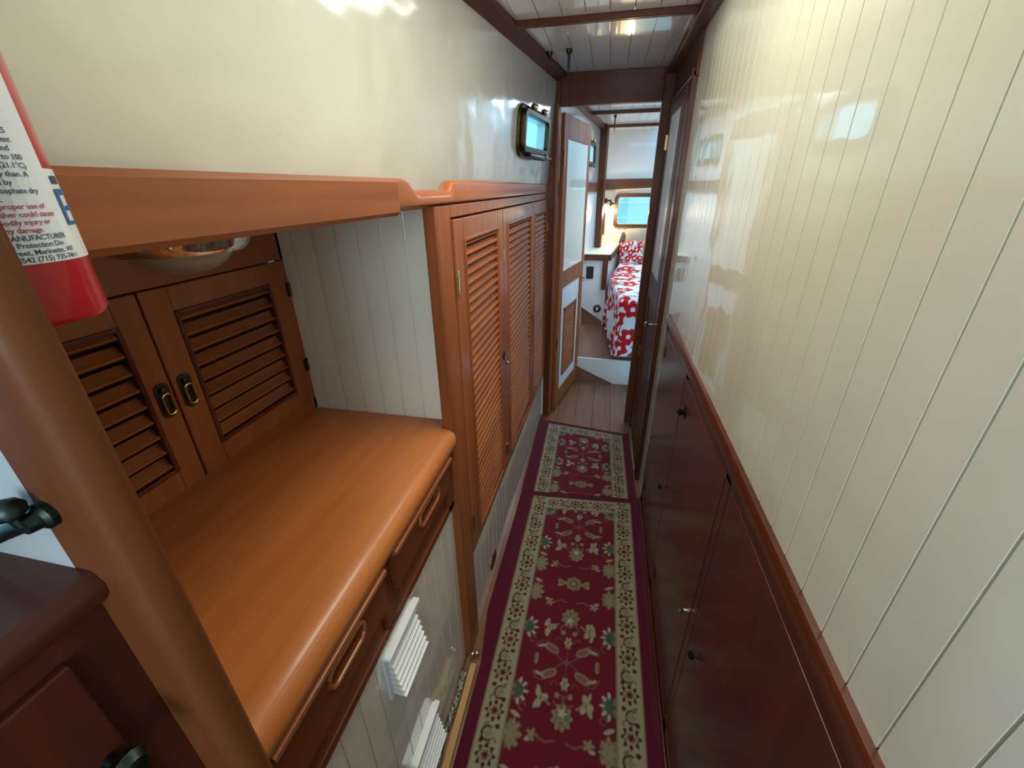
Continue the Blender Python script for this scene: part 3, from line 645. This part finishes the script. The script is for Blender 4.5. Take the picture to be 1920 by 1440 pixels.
    # border flowers
    def bflower(x, y, sc=1., col=DKR):
        K.petal(x, y, .027*sc, 8, .22, col, clip=i2); K.petal(x, y, .0195*sc, 6, .12, CRM, clip=i2); K.petal(x, y, .0135*sc, 6, .15, ROS, clip=i2); K.disc(x, y, .007*sc, .007*sc, DKR, clip=i2)
    def bscroll(x, y, f_):
        K.line(arc(x+f_*.006, y, .019, 60, 300, sy=1), .0032, DKR, i2); K.petal(x+f_*.004, y, .013, 4, .3, TAN, clip=i2); K.disc(x-f_*.02, y+.022, .008, .007, DKR, clip=i2); K.disc(x+f_*.022, y-.02, .007, .008, DKR, clip=i2)
        K.disc(x+f_*.016, y+.024, .010, .006, OLV, rot=.6, clip=i2); K.line(arc(x-f_*.014, y-.020, .009, 0, 220), .0026, ROS, i2)
    bw = (bx+.005+fb-.007)/2
    for x in (bw, W-bw):
        y_ = L-by-.045-.10*.5; k = 0
        while y_ > -.05:
            if k % 2 == 0: bflower(x, y_, 1.0, DKR)
            else: bscroll(x, y_-.002, 1 if (k//2) % 2 else -1)
            y_ -= .0625 if k % 2 == 0 else .058; k += 1
    yb_ = L-by-.045; x = bw+.07; k = 0
    while x < W-bw-.04:
        if k % 2 == 0: bflower(x, yb_, .95, DKR if k % 4 else (.22, .03, .02))
        else: bscroll(x, yb_, 1 if k % 4 == 1 else -1)
        x += .0585; k += 1
    for x in (bw, W-bw): bscroll(x, L-by-.035, 1); 
    # soften by box blur
    c = K.c.copy()
    for _ in range(1):
        p = np.pad(c, ((1, 1), (1, 1), (0, 0)), 'edge'); c = (p[1:-1, 1:-1]*2+p[:-2, 1:-1]+p[2:, 1:-1]+p[1:-1, :-2]+p[1:-1, 2:])/6
    return K, c
def make_rug(label, x0, y0, W, L, phase, near_border, skew, ztop=.009, res=.0025):
    K, col = rug_pattern(W, L, res, phase, near_border)
    ny, nx = K.x.shape; X = K.x+x0+skew[0]*(K.y/L); Y = K.y+y0+(skew[1]+(skew[2]-skew[1])*K.y/L)*(K.x/W)
    e_ = np.clip((.042-K.x)/.042, 0, 1)*np.clip((Y-.88)/.2, 0, 1); X = X-e_*.028
    Z = np.full(X.shape, ztop)+.0012*np.sin(K.x*31+K.y*5)*np.sin(K.y*7+1)
    edge = np.clip((K.x-(W-.03))/.03, 0, 1); Z += .016*edge**1.5+.010*e_**1.5          # right edge rides up the cabinet base
    Z = np.maximum(Z, ztop-.002)
    base = Vector((x0+W/2, y0+L/2, 0))
    top = np.stack([X, Y, Z], -1).reshape(-1, 3)-np.array(base)
    idx = np.arange(nx*ny).reshape(ny, nx)
    q = np.stack([idx[:-1, :-1], idx[:-1, 1:], idx[1:, 1:], idx[1:, :-1]], -1).reshape(-1, 4)
    # skirt + underside
    ring = np.concatenate([idx[0, :], idx[1:, -1], idx[-1, -2::-1], idx[-2:0:-1, 0]])
    low = top[ring].copy(); low[:, 2] -= (ztop-.0035); n0 = len(top); nr = len(ring)
    sk = np.array([[ring[i], n0+i, n0+(i+1) % nr, ring[(i+1) % nr]] for i in range(nr)])
    V = np.concatenate([top, low]); Fq = np.concatenate([q, sk])
    me = bpy.data.meshes.new('runner_rug'); me.vertices.add(len(V)); me.vertices.foreach_set('co', V.astype(np.float32).ravel())
    me.loops.add(Fq.size); me.loops.foreach_set('vertex_index', Fq.astype(np.int32).ravel())
    me.polygons.add(len(Fq)); me.polygons.foreach_set('loop_start', np.arange(0, Fq.size, 4, dtype=np.int32)); me.update(); me.validate()
    ca = me.color_attributes.new('Col', 'FLOAT_COLOR', 'POINT')
    cc = np.ones((len(V), 4), np.float32); cc[:n0, :3] = col.reshape(-1, 3)*.72; cc[n0:, :3] = BRD; ca.data.foreach_set('color', cc.ravel())
    me.materials.append(M['rug']); o = bpy.data.objects.new('runner_rug', me); C.objects.link(o); o.location = base
    for p in me.polygons: p.use_smooth = True
    return tag(o, label, 'rug', 'red runner rugs')
make_rug('long red floral runner rug nearest the viewer on the floor', -.318, .15, .602, 1.685, .93-.15, False, (0.0, .0, .045))
make_rug('short red floral runner rug between the long rug and the plank floor', -.322, 1.838, .595, .80, .43, False, (-.015, .045, -.09), ztop=.0085)

tag(build('wooden_lath', MB().hexa([(-.345, .16, 0), (-.322, .16, 0), (-.330, .87, 0), (-.352, .87, 0), (-.345, .16, .014), (-.322, .16, .014), (-.330, .87, .014), (-.352, .87, .014)]), 'lath', bevel=.002), 'pale bare wooden lath lying between rug edge and white panel', 'wood strip')
tag(build('rolled_mat', MB().tube([(-.366+.003*math.sin(k*1.3), -.0+.16+k*.056, .011) for k in range(13)], .0105, 10), 'mottle', smooth=True), 'mottled dark and cream rolled mat along the base of the white panel', 'mat')
t = thing('floor_bolt', (-.345, .905, 0), 'small shiny bolt pair at the foot of the wardrobe post', 'bolt')
build('bolt_head', MB().lathe([(.007, 0), (.007, .028), (.004, .033), (.001, .034)], (-.352, .893, 0), seg=14), 'chrome', t, smooth=True)
build('bolt_head', MB().lathe([(.007, 0), (.007, .028), (.004, .033), (.001, .034)], (-.337, .898, 0), seg=14), 'chrome', t, smooth=True)

# ------------------------------------------------------------------ ceiling hooks
def hook(x, y, L, label, zc=2.1):
    t = thing('ceiling_hook', (x, y, zc), label, 'hook', 'black hooks hanging from the ceiling')
    build('cap', MB().lathe([(.014, 0), (.014, -.008), (.008, -.018), (.005, -.03)], (x, y, zc), seg=16), 'black', t, smooth=True)
    build('pin', MB().tube([(x, y, zc-.028), (x, y, zc-.028-L*.5), (x-.001, y, zc-.028-L)], [.006, .005, .0025]), 'black', t, smooth=True)
hook(-.223, 2.30, .075, 'long black hook hanging from the ceiling just before the doorway')
hook(-.312, 2.32, .008, 'short black peg on the ceiling beside the left cornice')
hook(.0, 4.30, .09, 'black hook hanging from the far cabin ceiling below the first beam', 2.1)

# ------------------------------------------------------------------ far cabin
# step, wedge, upper sole
struct('trim_13', MB().prism([(-.30, .222), (.34, .215), (.34, 0), (.156, 0), (-.169, .147), (-.30, .205)], lambda u, v, q: (u, q, v), 3.38, 3.40), 'cool', 'white riser of the step into the far cabin')
struct('trim_17', MB().box(-.45, .34, 3.393, 3.402, -.01, .2), 'sole')
struct('wall_back', MB().box(-.95, .34, -1.33, -1.30, -.05, 2.1), 'cool')
mb = MB(); x = -.32
while x < 1.0: mb.box(x+.0008, x+.1492, 3.401, 5.4, .19, .218); x += .15
mb.box(-.55, 1.05, 3.40, 5.4, .15, .2165)
struct('floor_upper', mb, 'sole')
struct('wall_far', MB().prism([(-.55, .2), (1.1, .2), (1.1, 1.12), (.07, 1.12), (.07, 1.48), (1.1, 1.48), (1.1, 1.515), (-.55, 1.515)][0:2]+[(1.1, 1.125), (-.55, 1.125)], lambda u, v, q: (u, q, v), 5.40, 5.44).prism([(-.55, 1.125), (.092, 1.125), (.092, 1.46), (-.55, 1.46)], lambda u, v, q: (u, q, v), 5.40, 5.44).prism([(.60, 1.125), (1.1, 1.125), (1.1, 1.46), (.60, 1.46)], lambda u, v, q: (u, q, v), 5.40, 5.44).prism([(-.55, 1.46), (1.1, 1.46), (1.1, 1.52), (-.55, 1.52)], lambda u, v, q: (u, q, v), 5.40, 5.44), 'cream')
struct('wall_far_upper', MB().box(-.55, 1.1, 5.385, 5.43, 1.60, 2.10), 'cool')
struct('trim_14', MB().hexa([(-.55, 5.36, 1.50), (1.1, 5.36, 1.545), (1.1, 5.41, 1.545), (-.55, 5.41, 1.50), (-.55, 5.36, 1.62), (1.1, 5.36, 1.625), (1.1, 5.41, 1.625), (-.55, 5.41, 1.62)]), 'trim_x', bevel=.004)
struct('wall_far_right', MB().box(1.05, 1.08, 2.77, 5.44, -.02, 2.1), 'cool')
struct('wall_far_left', MB().hexa([(-.40, 2.78, .0), (-.37, 2.78, .0), (-.13, 4.88, .0), (-.16, 4.88, .0), (-.40, 2.78, 1.5), (-.37, 2.78, 1.5), (-.13, 4.88, 1.5), (-.16, 4.88, 1.5)]).box(-.58, -.55, 4.88, 5.44, 0, 2.1).box(-.56, -.12, 4.955, 4.97, .94, 2.1), 'cool')
far_strip(15, 1.497, 1.585, -.02, .022)
struct('trim_16', MB().hexa([(-.118, 4.88, .942), (-.056, 4.86, .942), (-.04, 4.95, .942), (-.118, 4.95, .942), (-.135, 4.88, 2.10), (-.062, 4.86, 2.10), (-.045, 4.95, 2.10), (-.135, 4.95, 2.10)]), 'trim_z', 'vertical mahogany post in the far cabin', bevel=.006)
# side locker with counter
t = thing('berth_locker', (-.1, 4.6, .22), 'white faced locker with cream counter and wood edge in the far cabin', 'locker')
build('front', MB().prism([(-.34, .895), (.03, .895), (.05, .255), (-.232, .432), (-.34, .50)], lambda u, v, q: (u, q, v), 4.35, 4.37), 'cool', t)
build('toe_board', MB().box(-.40, .05, 4.375, 4.39, .2185, .6), 'sole', t)
build('side', MB().hexa([(.03, 4.352, .23), (.045, 4.352, .23), (.165, 5.39, .23), (.15, 5.39, .23), (.02, 4.352, .895), (.035, 4.352, .895), (.165, 5.39, .895), (.15, 5.39, .895)]), 'cool', t)
build('counter', MB().add([(-.42, 4.34, .925), (.055, 4.34, .925), (.18, 5.395, .925), (-.42, 5.395, .925), (-.42, 4.34, .94), (.055, 4.34, .94), (.18, 5.395, .94), (-.42, 5.395, .94)], [(3, 2, 1, 0), (4, 5, 6, 7), (0, 1, 5, 4), (1, 2, 6, 5), (2, 3, 7, 6), (3, 0, 4, 7)]), 'cream', t)
build('wood_edge', MB().box(-.42, .062, 4.325, 4.342, .888, .944).hexa([(.05, 4.325, .885), (.068, 4.325, .885), (.197, 5.39, .885), (.179, 5.39, .885), (.05, 4.325, .946), (.068, 4.325, .946), (.197, 5.39, .946), (.179, 5.39, .946)]), 'trim_x', t, bevel=.004)
build('corner_post', MB().box(-.008, .045, 4.325, 4.352, .60, .888), 'trim_z', t, bevel=.004)
build('outlet_plate', MB().prism(rrect(-.163, -.093, .705, .825, .004), lambda u, v, q: (u, q, v), 4.344, 4.35), 'blk', t)
build('deck_plate', MB().lathe([(.040, 0), (.040, -.006), (.034, -.010), (.012, -.010), (.012, -.014), (.001, -.014)], (-.03, 4.35, .40), axis=(0, 1, 0), seg=28), 'blk', t, smooth=True)
build('deck_plate_center', MB().box(-.04, -.02, 4.333, 4.337, .385, .415), 'plastic', t)
tag(build('wall_plaque', MB().box(-.055, -.022, 5.375, 5.40, 1.03, 1.265), 'trim_z', bevel=.003), 'narrow upright wooden plaque beneath the lit wall lamp', 'plaque')

# lamp
t = thing('wall_lamp', (-.04, 5.38, 1.40), 'lit brass wall lamp beside the far cabin window', 'wall lamp')
build('mount', MB().lathe([(.028, 0), (.026, .008), (.008, .012), (.007, .04)], (-.035, 5.385, 1.40), axis=(0, -1, 0), seg=20), 'bronze', t, smooth=True)
build('arm', MB().tube([(-.035, 5.35, 1.40), (-.01, 5.33, 1.40), (.02, 5.32, 1.402), (.03, 5.32, 1.38)], [.006, .007, .012, .010]), 'bronze', t, smooth=True)
ax = Vector((.35, -.35, -.85))
build('lamp_shade', MB().lathe([(.010, 0), (.018, .008), (.026, .02), (.046, .055), (.043, .055), (.022, .02), (.012, .012)], (.03, 5.318, 1.385), axis=ax, seg=24), 'brass', t, smooth=True)
build('bulb', MB().lathe([(.008, .012), (.020, .03), (.027, .045), (.020, .062), (.002, .068)], (.03, 5.318, 1.385), axis=ax, seg=20), 'lamp', t, smooth=True)
pl = bpy.data.lights.new('lamp_glow', 'POINT'); pl.energy = 5; pl.color = (1, .78, .45); pl.shadow_soft_size = .03
o = bpy.data.objects.new('lamp_glow', pl); C.objects.link(o); o.location = (.08, 5.24, 1.28)

# window 3
t = thing('window_3', (.34, 5.39, 1.12), 'wide far cabin window in a rounded mahogany frame', kind='structure')
fy = lambda u, v, q: (u, q, v)
build('frame', MB().ring(rrect(.073, .62, 1.11, 1.475, .055), rrect(.112, .59, 1.145, 1.435, .03), fy, 5.375, 5.405), 'trim_x', t, bevel=.004)
build('frame_lining', MB().ring(rrect(.105, .597, 1.138, 1.442, .033), rrect(.112, .59, 1.145, 1.435, .03), fy, 5.40, 5.45), 'plastic', t)
build('pane', MB().prism(rrect(.108, .594, 1.141, 1.439, .03), fy, 5.415, 5.419), 'glass', t)
# neighbouring hull outside the window
mb = MB()
for k, (a, b2) in enumerate(((.95, 1.160), (1.180, 1.345), (1.362, 1.75))): mb.box(-.6, 1.5, 6.1-.02*k, 6.15, a, b2)
tag(build('neighboring_hull', mb, 'outer', bevel=.003), 'pale blue planked hull side seen through the far window', 'boat hull')

# bed
def cover_canvas(W, L, res):
    K = Canvas(W, L, res); K.c[:] = (.74, .76, .80); rnd = random.Random(4)
    for _ in range(420):
        x, y, a = rnd.random()*W, rnd.random()*L, rnd.random()*3.14; K.disc(x, y, .042, .014, (.30, .31, .32) if rnd.random() < .45 else (.86, .86, .86), rot=a)
        if rnd.random() < .5: K.line([(x-.05*math.cos(a), y-.05*math.sin(a)), (x+.05*math.cos(a), y+.05*math.sin(a))], .002, (.2, .2, .2))
    pts = []
    for _ in range(900):
        x, y = rnd.random()*W, rnd.random()*L
        if all((x-a)**2+(y-b_)**2 > .118**2 for a, b_ in pts): pts.append((x, y))
    for x, y in pts:
        ph = rnd.random()*6; K.petal(x, y, .066, 5, .16, (.55, .012, .02), ph=ph); K.petal(x, y, .019, 5, .08, (.85, .82, .76))
    return K
bed = thing('bed', (.5, 4.4, .218), 'bunk bed in the far cabin under a red flowered cover', 'bed')
mb = MB().add([(.17, 3.46, .22), (1.04, 3.46, .22), (1.04, 5.38, .22), (.20, 5.38, .22), (.10, 4.36, .22), (.17, 3.46, .50), (1.04, 3.46, .50), (1.04, 5.38, .50), (.20, 5.38, .50), (.10, 4.36, .50)], [(4, 3, 2, 1, 0), (5, 6, 7, 8, 9), (0, 1, 6, 5), (1, 2, 7, 6), (2, 3, 8, 7), (3, 4, 9, 8), (4, 0, 5, 9)])
build('base', mb, 'cool', bed)
build('mattress', MB().add([(min(v[0]+.012, 1.04), v[1], .501 if v[2] < .4 else .70) for v in mb.v], mb.f), 'pil_b', bed)
# cover : over the top and hanging down the left side
W, L, res = 1.45, 2.5, .006
K = cover_canvas(W, L, res); col = K.c; ny, nx = K.x.shape
drop = .50; rr_ = .045
def edge_x(y): return np.where(y < 4.36, .150+(.070-.150)*(y-3.40)/.96, .070+(.19-.070)*(y-4.36)/1.02)
def roll(s):      # signed distance past the edge line -> (offset inwards, drop below the top)
    a = np.clip(-s/rr_, 0, math.pi/2); over = np.maximum(-s-rr_*math.pi/2, 0)
    return np.where(s > 0, s, -rr_*np.sin(a)), np.where(s > 0, 0, rr_*(1-np.cos(a))+over), over
sx_, dx_, ox_ = roll(K.x-drop); sy_, dy_, oy_ = roll(K.y-.50)
Yb = 3.43+sy_*.985; Xb = edge_x(np.clip(Yb, 3.40, 5.4))+rr_+sx_
dz = np.hypot(dx_, dy_); dz = np.maximum(np.maximum(dx_, dy_), 0)
X = Xb; Z = .738-dz
fx = np.clip(ox_/.4, 0, 1); fy_ = np.clip(oy_/.4, 0, 1)
X = X+fx*(.020*np.sin(K.y*24+1)+.008*np.sin(K.y*47)-.012); Yb = Yb+fy_*(.014*np.sin(K.x*22)-.012)
top = (dx_ < .001) & (dy_ < .001)
Z = Z+np.where(top, .010*np.sin(Yb*9+X*7)+.006*np.sin(Yb*21-X*13)+.028*np.exp(-((Yb-4.75)/.3)**2), 0)
Z = np.maximum(Z, .2225+.006*(1+np.sin(K.y*40+K.x*30))); X = np.minimum(X, 1.04); Yb = np.minimum(Yb, 5.385)
me = bpy.data.meshes.new('flowered_cover'); V = np.stack([X, Yb, Z], -1).reshape(-1, 3)-np.array(bed.location); idx = np.arange(nx*ny).reshape(ny, nx)
Fq = np.stack([idx[:-1, :-1], idx[:-1, 1:], idx[1:, 1:], idx[1:, :-1]], -1).reshape(-1, 4)
me.vertices.add(len(V)); me.vertices.foreach_set('co', V.astype(np.float32).ravel()); me.loops.add(Fq.size); me.loops.foreach_set('vertex_index', Fq.astype(np.int32).ravel())
me.polygons.add(len(Fq)); me.polygons.foreach_set('loop_start', np.arange(0, Fq.size, 4, dtype=np.int32)); me.update(); me.validate()
ca = me.color_attributes.new('Col', 'FLOAT_COLOR', 'POINT'); cc = np.ones((len(V), 4), np.float32); cc[:, :3] = col.reshape(-1, 3)*1.35; ca.data.foreach_set('color', cc.ravel())
me.materials.append(M['cloth']); cv = bpy.data.objects.new('flowered_cover', me); C.objects.link(cv)
cv.location = bed.location; tag(cv, 'white bed cover printed with red flowers, draped over the bunk', 'bed cover')
for p in me.polygons: p.use_smooth = True
sm = cv.modifiers.new('thickness', 'SOLIDIFY'); sm.thickness = .008; sm.offset = -1

def pillow(name, c, size, rot, mat, label, canvas=False):
    n = 28; sx, sy, sz = size; vs = []; fs = []; cols = []
    K = cover_canvas(.5, .5, .01) if canvas else None
    for side in (1, -1):
        for i in range(n+1):
            for j in range(n+1):
                u, v = 2*i/n-1, 2*j/n-1; h = (max(0, (1-u**4)*(1-v**4)))**.5
                k = 1-.06*(abs(u*v))**2
                vs.append((u*sx/2*k, v*sy/2*k, side*h*sz/2+.004*math.sin(u*7+v*5)*h))
                cols.append(K.c[min(K.c.shape[0]-1, int(j/n*50)), min(K.c.shape[1]-1, int(i/n*50))] if K else (1, 1, 1))
    for s2 in (0, 1):
        o_ = s2*(n+1)**2
        for i in range(n):
            for j in range(n): fs.append((o_+i*(n+1)+j, o_+(i+1)*(n+1)+j, o_+(i+1)*(n+1)+j+1, o_+i*(n+1)+j+1))
    from mathutils import Euler
    R = Euler(rot).to_matrix(); me = bpy.data.meshes.new(name); me.from_pydata([tuple(R @ Vector(v)) for v in vs], [], fs)
    if K:
        ca = me.color_attributes.new('Col', 'FLOAT_COLOR', 'POINT'); ca.data.foreach_set('color', np.array([(*c_*1.35, 1) for c_ in np.array(cols)], np.float32).ravel())
    bm = bmesh.new(); bm.from_mesh(me); bmesh.ops.remove_doubles(bm, verts=bm.verts, dist=.0005); bmesh.ops.recalc_face_normals(bm, faces=bm.faces); bm.to_mesh(me); bm.free()
    me.materials.append(M[mat]); o = bpy.data.objects.new(name, me); C.objects.link(o); o.location = c
    for p in me.polygons: p.use_smooth = True
    return tag(o, label, 'pillow', 'pillows at the head of the bunk')
pillow('pillow', (.42, 5.30, .93), (.44, .36, .12), (math.radians(80), 0, 0), 'pil_b', 'beige quilted pillow upright against the far cabin wall')
pillow('pillow', (.235, 5.30, .93), (.16, .26, .08), (math.radians(78), math.radians(12), 0), 'pil_d', 'charcoal pillow corner left of the beige pillow')
pillow('pillow', (.29, 5.06, .87), (.26, .26, .11), (math.radians(62), math.radians(-8), math.radians(-8)), 'cloth', 'red flowered pillow matching the bed cover', True)
pillow('pillow', (.50, 5.10, .86), (.22, .28, .08), (math.radians(75), 0, math.radians(-20)), 'pil_t', 'tan pillow right of the flowered pillow')
